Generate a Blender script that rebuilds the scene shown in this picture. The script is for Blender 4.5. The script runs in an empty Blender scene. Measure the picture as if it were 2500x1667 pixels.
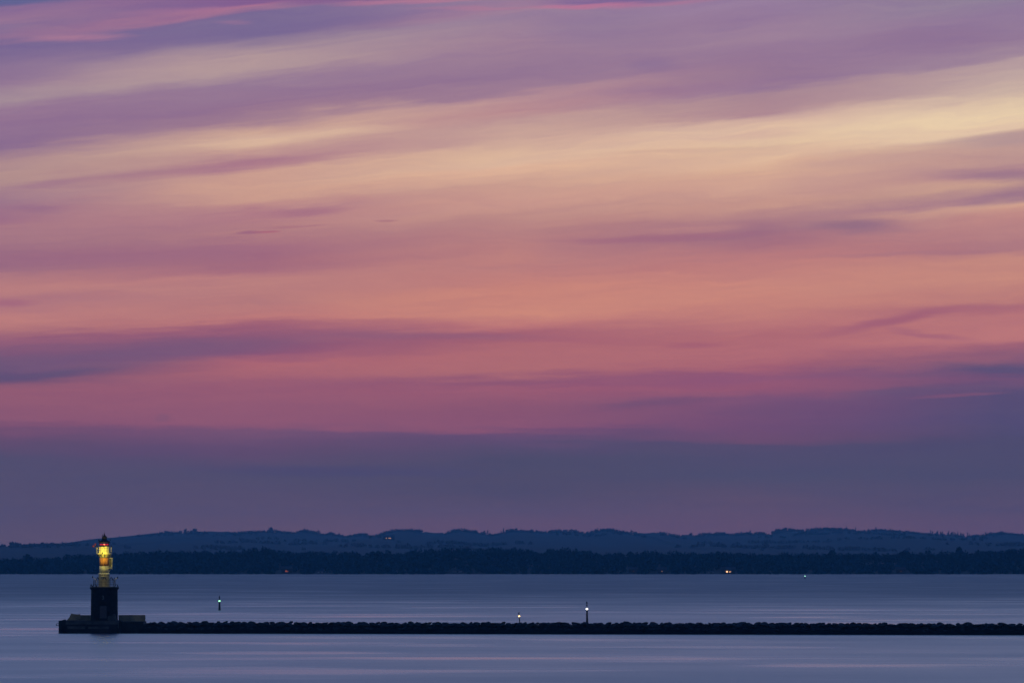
import bpy, bmesh, math, random
import numpy as np
from mathutils import Vector, Matrix, noise as mnoise
R = math.radians
random.seed(7); rng = np.random.default_rng(7)
sc = bpy.context.scene
C = sc.collection
F = 20833.3            # pixels of the photo per unit tangent (300 mm lens, 2500 px across 36 mm)
HOR = 1357.0           # the true horizon's row in the photo
CAM_H = 15.0
def at(px, py, Y):     # the real point at distance Y that the photo shows at (px, py)
    return Vector(((px-1250.0)/F*Y, Y, CAM_H-(py-HOR)/F*Y))
def lin(c):
    out = []
    for v in c:
        v = v/255.0
        out.append(v/12.92 if v <= 0.04045 else ((v+0.055)/1.055)**2.4)
    return out

# ------------------------------------------------------------------ materials
def mat(name, base=(0.5,0.5,0.5), rough=0.7, metal=0.0, var=0.0, scale=3.0, bump=0.0, bump_scale=20.0, spec=0.3, emit=None, estr=0.0):
    m = bpy.data.materials.new(name); m.use_nodes = True
    nt = m.node_tree; p = nt.nodes['Principled BSDF']
    p.inputs['Base Color'].default_value = (*base, 1); p.inputs['Roughness'].default_value = rough
    p.inputs['Metallic'].default_value = metal; p.inputs['Specular IOR Level'].default_value = spec
    if emit:
        p.inputs['Emission Color'].default_value = (*emit, 1); p.inputs['Emission Strength'].default_value = estr
    if var > 0 or bump > 0:
        tc = nt.nodes.new('ShaderNodeTexCoord')
    if var > 0:
        n = nt.nodes.new('ShaderNodeTexNoise'); n.inputs['Scale'].default_value = scale; n.inputs['Detail'].default_value = 6
        nt.links.new(tc.outputs['Object'], n.inputs['Vector'])
        r = nt.nodes.new('ShaderNodeValToRGB')
        r.color_ramp.elements[0].position = 0.3; r.color_ramp.elements[1].position = 0.72
        r.color_ramp.elements[0].color = (*[max(0, b*(1-var)) for b in base], 1)
        r.color_ramp.elements[1].color = (*[min(1, b*(1+var)) for b in base], 1)
        nt.links.new(n.outputs['Fac'], r.inputs['Fac']); nt.links.new(r.outputs['Color'], p.inputs['Base Color'])
    if bump > 0:
        n2 = nt.nodes.new('ShaderNodeTexNoise'); n2.inputs['Scale'].default_value = bump_scale; n2.inputs['Detail'].default_value = 5
        nt.links.new(tc.outputs['Object'], n2.inputs['Vector'])
        b = nt.nodes.new('ShaderNodeBump'); b.inputs['Strength'].default_value = bump
        nt.links.new(n2.outputs['Fac'], b.inputs['Height']); nt.links.new(b.outputs['Normal'], p.inputs['Normal'])
    return m
def emitter(name, col, strength):
    m = bpy.data.materials.new(name); m.use_nodes = True
    nt = m.node_tree; nt.nodes.clear()
    e = nt.nodes.new('ShaderNodeEmission'); e.inputs['Color'].default_value = (*col, 1); e.inputs['Strength'].default_value = strength
    n = nt.nodes.new('ShaderNodeTexNoise'); n.inputs['Scale'].default_value = 6
    mr = nt.nodes.new('ShaderNodeMapRange'); mr.inputs['To Min'].default_value = strength*0.9; mr.inputs['To Max'].default_value = strength*1.1
    o = nt.nodes.new('ShaderNodeOutputMaterial')
    nt.links.new(n.outputs['Fac'], mr.inputs['Value']); nt.links.new(mr.outputs['Result'], e.inputs['Strength'])
    nt.links.new(e.outputs['Emission'], o.inputs['Surface'])
    return m

M = {}
M['black_stone'] = mat('black_painted_stone', (0.012,0.012,0.014), 0.85, var=0.5, scale=1.4, bump=0.6, bump_scale=2.5, spec=0.1)
M['dark_metal']  = mat('dark_metal', (0.016,0.016,0.02), 0.6, var=0.3, scale=6, spec=0.2)
M['rail_dark']   = mat('weathered_rail', (0.10,0.09,0.06), 0.6, var=0.3, scale=4)
M['white_paint'] = mat('weathered_lamp_tinted_white', (0.66,0.60,0.36), 0.6, var=0.18, scale=1.8, bump=0.1, bump_scale=6)  # golden lamp light put into the white as a yellow tint
M['grey_paint']  = mat('lamp_tinted_grey_render', (0.42,0.35,0.19), 0.75, var=0.25, scale=2.2)  # same golden lamp light put into the grey of the lower shaft
M['red_paint']   = mat('faded_red_paint', (0.66,0.27,0.06), 0.6, var=0.3, scale=2.4)
M['door']        = mat('grey_door_paint', (0.07,0.062,0.07), 0.6, var=0.2, scale=3)
M['figure']      = mat('faded_number_paint', (0.13,0.13,0.14), 0.7, var=0.4, scale=6)
M['concrete']    = mat('dark_wet_concrete', (0.022,0.022,0.025), 0.8, var=0.6, scale=0.5, bump=0.5, bump_scale=1.4, spec=0.12)
M['concrete_lt'] = mat('worn_concrete', (0.085,0.085,0.08), 0.85, var=0.45, scale=0.8, bump=0.4, bump_scale=2.0, spec=0.15)
M['parapet']     = mat('pale_parapet_concrete', (0.28,0.24,0.15), 0.85, var=0.35, scale=0.9, bump=0.3, bump_scale=3.0)  # olive of the floodlight's spill put into the concrete colour
M['rock']        = mat('grey_granite_rock', (0.030,0.031,0.034), 0.9, var=0.55, scale=1.2, bump=0.5, bump_scale=4, spec=0.12)
M['rock_wet']    = mat('black_wet_rock', (0.006,0.006,0.007), 0.75, var=0.5, scale=0.7, bump=0.7, bump_scale=1.6, spec=0.08)
M['bird']        = mat('black_feathers', (0.010,0.010,0.012), 0.7, var=0.3, scale=9)
M['sign_red']    = mat('red_lit_vane', (0.35,0.03,0.03), 0.5, var=0.2, scale=5)  # red of the lantern's light put into the vane and cup colour
M['green_paint'] = mat('dark_green_buoy_paint', (0.006,0.022,0.014), 0.5, var=0.3, scale=3)
M['buoy_black']  = mat('black_buoy_paint', (0.010,0.010,0.010), 0.5, var=0.3, scale=3)
M['buoy_yellow'] = mat('dull_yellow_buoy_paint', (0.10,0.07,0.02), 0.5, var=0.3, scale=3)
M['house_wall']  = mat('house_wall', (0.05,0.05,0.05), 0.8, var=0.2, scale=0.5)
M['pale_wall']   = mat('pale_boathouse_wall', (0.36,0.36,0.36), 0.8, var=0.15, scale=0.5)
M['roof']        = mat('dark_roof', (0.05,0.045,0.045), 0.8, var=0.2, scale=0.6)
M['leaf_near']   = mat('coastal_foliage', (0.004,0.056,0.085), 0.95, var=0.12, scale=0.05, spec=0.1)  # blue of the distance haze put into the leaf colour
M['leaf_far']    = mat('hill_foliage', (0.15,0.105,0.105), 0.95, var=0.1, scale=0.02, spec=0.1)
M['bark']        = mat('bark', (0.03,0.025,0.02), 0.9, var=0.3, scale=1)
M['lamp_white']  = emitter('white_lamp_glow', (1.0,0.93,0.90), 9)
M['lamp_amber']  = emitter('amber_lamp_glow', (1.0,0.62,0.20), 6)
M['lamp_green']  = emitter('green_lamp_glow', (0.30,1.0,0.46), 3.2)
M['lamp_greenf'] = emitter('pale_green_lamp_glow', (0.40,1.0,0.70), 1.7)
M['lens_red']    = emitter('red_lens_glow', (1.0,0.025,0.04), 0.95)
M['lamp_core']   = emitter('hot_lamp_core', (1.0,0.22,0.08), 4.5)
M['flood']       = emitter('sodium_flood_glow', (1.0,0.80,0.20), 6)
M['win_warm']    = emitter('lit_window_warm', (1.0,0.50,0.24), 0.8)
M['win_bright']  = emitter('lit_window_bright', (1.0,0.52,0.24), 2.2)
M['win_dim']     = emitter('lit_window_dim', (1.0,0.50,0.32), 0.20)
M['win_red']     = emitter('lit_window_red', (1.0,0.22,0.08), 0.22)

def glass_mat():
    m = bpy.data.materials.new('lantern_glass'); m.use_nodes = True
    nt = m.node_tree; nt.nodes.clear()
    t = nt.nodes.new('ShaderNodeBsdfTransparent'); t.inputs['Color'].default_value = (0.93,0.93,0.95,1)
    g = nt.nodes.new('ShaderNodeBsdfGlossy'); g.inputs['Roughness'].default_value = 0.05
    lw = nt.nodes.new('ShaderNodeLayerWeight'); lw.inputs['Blend'].default_value = 0.12
    mx = nt.nodes.new('ShaderNodeMixShader'); o = nt.nodes.new('ShaderNodeOutputMaterial')
    nt.links.new(lw.outputs['Fresnel'], mx.inputs[0]); nt.links.new(t.outputs[0], mx.inputs[1]); nt.links.new(g.outputs[0], mx.inputs[2])
    nt.links.new(mx.outputs[0], o.inputs['Surface'])
    return m
M['glass'] = glass_mat()

# ------------------------------------------------------------------ mesh building
class MB:
    def __init__(s): s.v = []; s.f = []; s.smooth = False
    def add(s, vs, fs):
        b = len(s.v); s.v += [tuple(x) for x in vs]; s.f += [tuple(b+i for i in f) for f in fs]
    def box(s, x0,x1,y0,y1,z0,z1):
        s.add([(x0,y0,z0),(x1,y0,z0),(x1,y1,z0),(x0,y1,z0),(x0,y0,z1),(x1,y0,z1),(x1,y1,z1),(x0,y1,z1)],
              [(0,3,2,1),(4,5,6,7),(0,1,5,4),(1,2,6,5),(2,3,7,6),(3,0,4,7)])
    def prism_y(s, pts, y0, y1):       # outline in x,z given depth along y
        n = len(pts)
        s.add([(x,y0,z) for x,z in pts]+[(x,y1,z) for x,z in pts],
              [tuple(range(n)), tuple(range(2*n-1,n-1,-1))]+[(i,(i+n),(i+1)%n+n,(i+1)%n) for i in range(n)])
    def lathe(s, prof, n=24, cx=0, cy=0, cap=True, a0=0.0):
        vs=[]; fs=[]
        for r,z in prof:
            for k in range(n):
                a=a0+2*math.pi*k/n; vs.append((cx+r*math.cos(a), cy+r*math.sin(a), z))
        for i in range(len(prof)-1):
            for k in range(n):
                fs.append((i*n+k, i*n+(k+1)%n, (i+1)*n+(k+1)%n, (i+1)*n+k))
        if cap:
            fs.append(tuple(range(n-1,-1,-1))); fs.append(tuple((len(prof)-1)*n+k for k in range(n)))
        s.add(vs,fs)
    def tube(s, a, b, r, n=6, r2=None):
        a=Vector(a); b=Vector(b); d=(b-a)
        if d.length<1e-6: return
        d.normalize(); u=d.orthogonal().normalized(); w=d.cross(u); r2 = r if r2 is None else r2
        vs=[]
        for p,rr in ((a,r),(b,r2)):
            for k in range(n):
                t=2*math.pi*k/n; vs.append(p+u*(rr*math.cos(t))+w*(rr*math.sin(t)))
        fs=[(k,(k+1)%n,n+(k+1)%n,n+k) for k in range(n)]+[tuple(range(n-1,-1,-1)),tuple(range(n,2*n))]
        s.add(vs,fs)
    def ring(s, R_, z, r, n=32, a0=0, a1=2*math.pi):
        for k in range(n):
            t0=a0+(a1-a0)*k/n; t1=a0+(a1-a0)*(k+1)/n
            s.tube((R_*math.cos(t0),R_*math.sin(t0),z),(R_*math.cos(t1),R_*math.sin(t1),z),r,4)
    def ball(s, c, r, n=10, sc_=(1,1,1)):
        prof=[]
        vs=[];fs=[]; rows=n//2+1
        for i in range(rows+1):
            th=math.pi*i/rows
            for k in range(n):
                ph=2*math.pi*k/n
                vs.append((c[0]+r*sc_[0]*math.sin(th)*math.cos(ph), c[1]+r*sc_[1]*math.sin(th)*math.sin(ph), c[2]+r*sc_[2]*math.cos(th)))
        for i in range(rows):
            for k in range(n):
                fs.append((i*n+k,(i+1)*n+k,(i+1)*n+(k+1)%n,i*n+(k+1)%n))
        s.add(vs,fs)
    def build(s, name, m, parent=None, smooth=False, loc=None):
        me = bpy.data.meshes.new(name); me.from_pydata(s.v, [], s.f); me.update()
        me.materials.append(m)
        if smooth:
            for p in me.polygons: p.use_smooth = True
        o = bpy.data.objects.new(name, me); C.objects.link(o)
        if parent: o.parent = parent
        if loc is not None: o.location = loc
        return o
def tag(o, label=None, cat=None, group=None, kind=None):
    if label: o['label']=label
    if cat: o['category']=cat
    if group: o['group']=group
    if kind: o['kind']=kind
    return o
def empty(name, loc, label, cat, group=None):
    o = bpy.data.objects.new(name, None); C.objects.link(o); o.location = loc; o.empty_display_size = 0.5
    return tag(o, label, cat, group)
def mesh_np(name, V, Fq, m):
    me = bpy.data.meshes.new(name)
    me.from_pydata(V.tolist() if hasattr(V,'tolist') else V, [], Fq.tolist() if hasattr(Fq,'tolist') else Fq)
    me.update(); me.materials.append(m)
    o = bpy.data.objects.new(name, me); C.objects.link(o)
    return o

# ------------------------------------------------------------------ the sky (world, by direction only)
COLS = [
 (0, [(0,(95,100,145)),(15,(100,95,145)),(35,(140,110,150)),(60,(150,118,150)),(90,(125,108,150)),(115,(145,112,148)),(135,(122,105,148)),(200,(135,110,150)),(260,(148,120,150)),(300,(163,140,153)),(340,(150,118,148)),(440,(140,110,145)),(480,(170,135,143)),(520,(180,145,142)),(560,(172,130,140)),(590,(158,120,140)),(620,(155,115,140)),(650,(160,112,135)),(680,(172,125,135)),(720,(168,118,133)),(770,(152,105,130)),(810,(165,115,130)),(850,(190,130,128)),(890,(175,118,128)),(940,(195,130,126)),(970,(180,118,122)),(1000,(150,95,120)),(1060,(118,88,120)),(1110,(98,80,116)),(1130,(112,85,115)),(1150,(155,95,115)),(1240,(145,90,115)),(1260,(125,82,112)),(1310,(95,78,112)),(1350,(84,80,112)),(1568,(104,86,105))]),
 (625, [(0,(130,95,145)),(20,(165,112,145)),(40,(120,105,148)),(100,(122,105,148)),(130,(145,118,150)),(165,(172,148,155)),(200,(178,152,155)),(240,(150,122,150)),(310,(148,115,145)),(350,(165,130,145)),(380,(200,162,150)),(410,(215,178,155)),(440,(195,152,145)),(480,(172,122,138)),(510,(205,160,145)),(580,(205,158,142)),(620,(178,125,135)),(680,(180,128,132)),(740,(165,110,128)),(780,(175,120,128)),(800,(170,112,126)),(830,(192,132,128)),(900,(185,125,125)),(940,(195,125,122)),(960,(165,100,118)),(1000,(140,88,118)),(1040,(150,90,118)),(1070,(178,105,115)),(1120,(160,95,115)),(1200,(152,90,112)),(1250,(148,90,115)),(1265,(125,85,115)),(1320,(100,78,112)),(1380,(85,75,110)),(1400,(85,80,110)),(1500,(99,83,107)),(1555,(110,87,104))]),
 (1250, [(0,(150,125,155)),(30,(160,124,152)),(50,(152,128,155)),(120,(160,130,152)),(180,(155,122,150)),(220,(148,118,148)),(260,(158,125,148)),(290,(185,145,150)),(330,(185,140,145)),(370,(195,158,152)),(420,(208,172,155)),(480,(225,188,160)),(500,(225,182,155)),(540,(205,160,145)),(590,(205,155,142)),(640,(190,140,135)),(700,(185,130,130)),(760,(188,130,128)),(820,(196,130,124)),(860,(205,135,122)),(920,(205,135,122)),(950,(195,122,120)),(985,(168,100,115)),(1020,(178,108,115)),(1090,(182,112,115)),(1110,(165,98,115)),(1120,(150,90,116)),(1150,(162,95,115)),(1200,(145,88,113)),(1255,(145,88,115)),(1270,(110,80,115)),(1310,(90,78,112)),(1350,(80,78,107)),(1450,(87,79,104)),(1520,(108,86,107)),(1550,(118,88,104))]),
 (1875, [(0,(150,125,160)),(50,(148,122,155)),(110,(158,130,155)),(170,(150,120,150)),(250,(150,120,150)),(280,(172,138,148)),(325,(175,138,148)),(350,(205,170,160)),(390,(220,185,165)),(430,(215,180,158)),(470,(226,188,160)),(500,(218,175,150)),(540,(210,165,148)),(600,(200,152,140)),(650,(170,122,133)),(690,(155,108,130)),(720,(170,115,128)),(770,(190,126,126)),(850,(205,138,125)),(920,(200,132,122)),(960,(190,120,120)),(990,(178,108,116)),(1030,(185,113,118)),(1080,(170,100,115)),(1110,(150,90,118)),(1140,(155,90,115)),(1170,(130,85,118)),(1250,(118,80,115)),(1290,(110,78,112)),(1310,(85,78,112)),(1400,(82,80,109)),(1500,(105,85,106)),(1550,(119,88,104))]),
 (2450, [(0,(145,130,155)),(60,(145,122,155)),(120,(148,122,152)),(170,(160,135,155)),(185,(180,155,160)),(240,(190,170,165)),(270,(200,175,165)),(300,(212,188,170)),(330,(228,203,172)),(380,(228,198,170)),(400,(195,160,152)),(430,(190,152,148)),(470,(190,150,145)),(520,(165,122,140)),(545,(195,155,142)),(585,(170,128,140)),(605,(215,168,145)),(650,(195,140,135)),(720,(175,122,130)),(740,(185,130,128)),(760,(200,140,128)),(830,(200,138,126)),(880,(190,126,122)),(905,(175,110,120)),(930,(188,120,122)),(1000,(190,120,122)),(1020,(165,102,118)),(1060,(130,90,120)),(1090,(100,82,118)),(1110,(120,85,118)),(1140,(110,82,118)),(1160,(92,78,115)),(1250,(88,78,115)),(1300,(80,77,112)),(1400,(82,79,109)),(1500,(100,83,106)),(1550,(113,86,103))]),
]
# cloud streaks: centre x, centre row, half length, half height, rise to the right in degrees, colour, strength
LOBES = [
 (470,25,230,9,4,(184,124,150),.33),(180,55,330,24,2,(158,120,148),.4),(195,92,145,10,2,(170,122,150),.8),(570,58,55,5,0,(165,120,150),.6),
 (780,2,330,12,0,(132,95,145),.8),(1000,6,220,6,2,(190,125,150),.6),(1150,24,150,5,0,(180,122,150),.4),(650,78,360,45,6,(120,105,148),.6),(60,0,160,16,0,(95,100,148),.6),
 (460,160,470,38,8,(182,154,156),.5),(720,335,290,15,5,(222,188,162),.62),(620,402,200,15,7,(168,120,140),.45),
 (1500,3,210,11,1,(125,98,150),.85),(1440,15,170,6,2,(195,118,150),.75),(1640,9,160,6,5,(180,118,150),.5),
 (1470,62,190,48,3,(140,118,152),.5),(1590,158,80,17,0,(138,112,150),.5),(1830,185,290,24,4,(150,118,145),.4),(2270,95,230,30,3,(140,112,148),.5),
 (1700,215,270,10,4,(152,118,148),.45),(1750,318,300,20,5,(224,192,166),.5),(2230,305,340,48,4,(234,208,176),.5),(2480,340,220,17,3,(170,142,150),.5),
 (1650,368,300,5,3,(205,165,150),.45),(2120,392,240,12,5,(196,156,150),.5),(1900,345,260,12,4,(235,205,170),.5),
 (750,517,120,11,4,(162,108,132),.6),(600,570,45,4,4,(152,98,125),.7),(648,566,40,2.5,4,(170,95,118),.7),(720,553,90,2.5,4,(165,108,125),.5),(940,535,32,4,1,(165,110,125),.6),
 (340,622,470,26,2,(158,106,130),.5),(330,690,420,8,4,(198,136,130),.45),(85,512,75,10,-3,(152,110,138),.6),(130,450,110,9,8,(160,118,140),.5),(560,455,240,26,5,(208,162,145),.4),(20,738,70,10,0,(165,102,126),.6),
 (1150,740,400,38,0,(207,138,122),.5),(1600,580,320,10,2,(160,106,128),.75),(2090,553,140,19,0,(148,110,132),.8),(1450,556,200,9,3,(176,125,130),.5),(1700,558,140,8,3,(196,142,136),.4),
 (2470,432,200,17,-2,(158,122,140),.65),(2500,476,150,19,9,(152,116,138),.65),(2290,455,220,14,2,(212,168,146),.45),(2250,620,290,6,3,(166,115,130),.55),
 (2190,782,210,12,11,(160,94,118),.75),(2360,752,170,10,3,(170,105,120),.65),(2270,815,120,8,-7,(162,98,120),.6),(1450,735,400,50,1,(208,140,124),.4),(2200,700,300,20,3,(200,138,126),.4),
 (270,875,390,32,5,(116,88,122),.65),(90,917,220,11,5,(98,82,118),.7),(520,850,290,20,3,(126,90,122),.55),(980,820,420,12,-1,(146,94,120),.6),
 (760,902,560,17,3,(182,110,115),.5),(400,1020,28,9,0,(134,88,115),.6),(1230,932,170,9,2,(146,88,115),.65),(420,1095,360,24,2,(104,77,112),.4),(820,1150,420,14,-1,(82,74,110),.6),
 (1100,1050,420,8,-1,(155,90,112),.4),(1680,842,100,9,2,(165,96,115),.65),(1400,830,170,10,0,(172,102,116),.5),(1750,932,150,13,3,(146,87,120),.55),(2060,914,240,8,3,(136,87,120),.55),
 (2460,902,170,16,-3,(96,82,118),.7),(2270,950,240,11,4,(106,83,118),.65),(1600,985,190,12,5,(120,82,115),.65),(2340,966,130,6,3,(134,86,116),.6),(1950,1000,260,18,2,(112,78,115),.45),
 (1600,1290,1100,30,0,(108,82,106),.45),(2480,1285,300,28,0,(106,82,106),.4),
]
def build_world():
    w = bpy.data.worlds.new("World"); sc.world = w; w.use_nodes = True
    nt = w.node_tree; N = nt.nodes; L = nt.links; N.clear()
    def node(t, **k):
        n = N.new(t)
        for a,b in k.items(): setattr(n,a,b)
        return n
    def setin(n,i,v):
        if isinstance(v,(int,float,tuple)): n.inputs[i].default_value = v
        else: L.new(v, n.inputs[i])
    def mth(op,a,b=0.0,c=None,clamp=False):
        n = node('ShaderNodeMath', operation=op, use_clamp=clamp); setin(n,0,a); setin(n,1,b)
        if c is not None: setin(n,2,c)
        return n.outputs[0]
    def mrange(v,a,b,c,d,interp='LINEAR'):
        n = node('ShaderNodeMapRange', interpolation_type=interp); n.clamp=True
        for i,x in enumerate((v,a,b,c,d)): setin(n,i,x)
        return n.outputs[0]
    def mix(f,a,b,blend='MIX'):
        n = node('ShaderNodeMix', data_type='RGBA', blend_type=blend); n.clamp_factor=True
        setin(n,0,f); setin(n,6,a); setin(n,7,b)
        return n.outputs[2]
    tc = node('ShaderNodeTexCoord')
    sep = node('ShaderNodeSeparateXYZ'); L.new(tc.outputs['Generated'], sep.inputs[0])
    # azimuth from north (+Y) and elevation, in thousandths of the photo's pixel angle
    U = mth('MULTIPLY', mth('ARCTAN2', sep.outputs[0], sep.outputs[1]), F/1000)
    V = mth('MULTIPLY', mth('ARCSINE', sep.outputs[2]), F/1000)
    def comb(x,y,z=0.0):
        n = node('ShaderNodeCombineXYZ'); setin(n,0,x); setin(n,1,y); setin(n,2,z); return n.outputs[0]
    def noise(vec,scale,detail=4,rough=0.55,dist=0.0):
        n = node('ShaderNodeTexNoise'); L.new(vec,n.inputs['Vector']); n.inputs['Scale'].default_value=scale
        n.inputs['Detail'].default_value=detail; n.inputs['Roughness'].default_value=rough; n.inputs['Distortion'].default_value=dist
        return n
    slope = mrange(V,0.3,1.1,0.0,0.12)
    Vt = mth('SUBTRACT', V, mth('MULTIPLY', slope, U))          # tilted so the streaks rise to the right
    wn = noise(comb(mth('MULTIPLY',U,2.2),mth('MULTIPLY',Vt,11.0)),1.0,4,0.6)
    wn2 = noise(comb(mth('MULTIPLY',U,3.4),mth('MULTIPLY',Vt,60.0),3.7),1.0,4,0.62)
    wv = mth('ADD', mth('MULTIPLY', mth('SUBTRACT',wn.outputs['Fac'],0.5),0.058), mth('MULTIPLY', mth('SUBTRACT',wn2.outputs['Fac'],0.5),0.038))
    Vw = mth('ADD', V, wv)
    Uw = mth('ADD', U, mth('MULTIPLY', mth('SUBTRACT',wn.outputs['Color'],0.5),0.25))
    cols=[]
    for cx, stops in COLS:
        u = (cx-1250)/1000
        pts = [((HOR-y/1.206)/1400.0, c if y<1290 else (c[0]+4,c[1],c[2]-4)) for y,c in stops]
        pts.sort()
        while len(pts) > 31:
            best=None
            for i in range(1,len(pts)-1):
                (p0,c0),(p1,c1),(p2,c2)=pts[i-1:i+2]; t=(p1-p0)/(p2-p0)
                e=sum(abs(c1[k]-(c0[k]*(1-t)+c2[k]*t)) for k in range(3))*(p2-p0)
                if best is None or e<best[0]: best=(e,i)
            pts.pop(best[1])
        rn = node('ShaderNodeValToRGB'); cr=rn.color_ramp; cr.interpolation='LINEAR'
        cr.elements[0].position=pts[0][0]; cr.elements[0].color=(*lin(pts[0][1]),1)
        cr.elements[1].position=pts[-1][0]; cr.elements[1].color=(*lin(pts[-1][1]),1)
        for p,c in pts[1:-1]:
            e=cr.elements.new(p); e.color=(*lin(c),1)
        du = mth('MINIMUM', mth('MAXIMUM', mth('SUBTRACT',U,u), -0.7), 0.7)
        vv = mth('SUBTRACT', Vw, mth('MULTIPLY', slope, du))
        L.new(mth('DIVIDE', vv, 1.4), rn.inputs['Fac'])
        cols.append((u,rn.outputs['Color']))
    col = cols[0][1]
    for i in range(1,5):
        col = mix(mrange(Uw, cols[i-1][0], cols[i][0], 0.0, 1.0), col, cols[i][1])
    wvec = comb(Uw, Vw)
    Vl = mth('ADD', mth('SUBTRACT', V, mth('MULTIPLY', mth('MULTIPLY', slope, U), 0.62)), mth('MULTIPLY', mth('SUBTRACT',wn.outputs['Fac'],0.5),0.10))
    fib = noise(comb(mth('MULTIPLY',U,2.1),mth('MULTIPLY',Vl,36.0),9.1),1.0,6,0.66,0.35)
    fibf = mrange(fib.outputs['Fac'],0.25,0.75,0.65,1.25)
    lobev = comb(mth('ADD',U,mth('MULTIPLY',mth('SUBTRACT',wn.outputs['Color'],0.5),0.12)), mth('ADD',V,mth('MULTIPLY',wv,0.5)))
    for cx,cy,a,b,ang,c,s in LOBES:
        mp = node('ShaderNodeMapping', vector_type='TEXTURE'); L.new(lobev, mp.inputs['Vector'])
        mp.inputs['Location'].default_value=((cx-1250)/1000,(HOR-cy)/1000,0)
        mp.inputs['Rotation'].default_value=(0,0,R(ang)); mp.inputs['Scale'].default_value=(a*1.25/1000,b*1.5/1000,1)
        g = node('ShaderNodeTexGradient', gradient_type='SPHERICAL'); L.new(mp.outputs[0], g.inputs['Vector'])
        f = mrange(g.outputs['Fac'],0.0,0.85,0.0,s*1.05,'SMOOTHSTEP')
        f = mth('MULTIPLY', f, fibf)
        col = mix(f, col, (*lin(c),1))
    # fine cirrus grain
    amp = mrange(V,0.18,0.45,0.25,1.0)
    def grain(a_): return mth('ADD', 1.0, mth('MULTIPLY', mth('MULTIPLY', mth('SUBTRACT', mrange(fib.outputs['Fac'],0.25,0.75,0.0,1.0), 0.5), 2.0*a_), amp))
    col = mix(1.0, col, comb(grain(0.055), grain(0.075), grain(0.016)), 'MULTIPLY')
    fib2 = noise(comb(mth('MULTIPLY',U,4.0),mth('MULTIPLY',Vl,115.0),5.3),1.0,4,0.6)
    f2 = mrange(fib2.outputs['Fac'],0.25,0.75,0.968,1.032)
    col = mix(1.0, col, comb(mth('MULTIPLY',f2,1.035),mth('MULTIPLY',f2,1.015),1.0), 'MULTIPLY')
    # higher up and away from the afterglow: the blue dusk dome
    hi = node('ShaderNodeValToRGB'); cr=hi.color_ramp
    DOME=[(0.0,(70,82,124)),(0.045,(154,172,214)),(0.10,(140,168,218)),(0.2,(88,132,198)),(0.35,(54,102,180)),(0.6,(32,78,160)),(1.0,(22,66,150))]
    cr.elements[0].position=0; cr.elements[0].color=(*lin(DOME[0][1]),1)
    cr.elements[1].position=1; cr.elements[1].color=(*lin(DOME[-1][1]),1)
    for p,c in DOME[1:-1]:
        e=cr.elements.new(p); e.color=(*lin(c),1)
    L.new(mth('DIVIDE', V, 32.7), hi.inputs['Fac'])
    # the eastern half of the sky, away from the afterglow, is already darker
    dark = mrange(mth('MULTIPLY', mth('ABSOLUTE',U), mrange(V,14.0,28.0,1.0,0.0,'SMOOTHSTEP')),22.0,46.0,1.0,0.42,'SMOOTHSTEP')
    hi_col = mix(1.0, hi.outputs['Color'], comb(dark,dark,dark), 'MULTIPLY')
    up = mrange(V,1.37,2.8,0.0,1.0,'SMOOTHSTEP')
    side = mrange(mth('ABSOLUTE',U),6.0,26.0,0.0,1.0,'SMOOTHSTEP')
    col = mix(mth('MAXIMUM',up,side), col, hi_col)
    # below the horizon: dark water beyond the modelled sea
    col = mix(mrange(V,-0.5,-0.02,1.0,0.0), col, (*lin((45,58,96)),1))
    bg = node('ShaderNodeBackground'); L.new(col,bg.inputs['Color']); bg.inputs['Strength'].default_value=1.0
    # physical twilight sky for the upper dome, sun already down
    sky = node('ShaderNodeTexSky', sky_type='NISHITA'); sky.sun_disc=False
    sky.sun_elevation=R(-1.5); sky.sun_rotation=R(12); sky.altitude=0
    bg2 = node('ShaderNodeBackground'); L.new(sky.outputs[0],bg2.inputs['Color'])
    L.new(mth('MULTIPLY', up, 0.05), bg2.inputs['Strength'])
    add = node('ShaderNodeAddShader'); L.new(bg.outputs[0],add.inputs[0]); L.new(bg2.outputs[0],add.inputs[1])
    out = node('ShaderNodeOutputWorld'); L.new(add.outputs[0], out.inputs['Surface'])
    w.cycles.sampling_method='MANUAL'; w.cycles.sample_map_resolution=1024
build_world()

# ------------------------------------------------------------------ camera
cam = bpy.data.cameras.new('camera'); co = bpy.data.objects.new('camera', cam); C.objects.link(co)
cam.lens = 300; cam.sensor_width = 36; cam.clip_start = 1; cam.clip_end = 60000
co.location = (0,0,CAM_H); co.rotation_euler = (R(90)+math.atan((HOR-833.5)/F),0,0)
sc.camera = co

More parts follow.
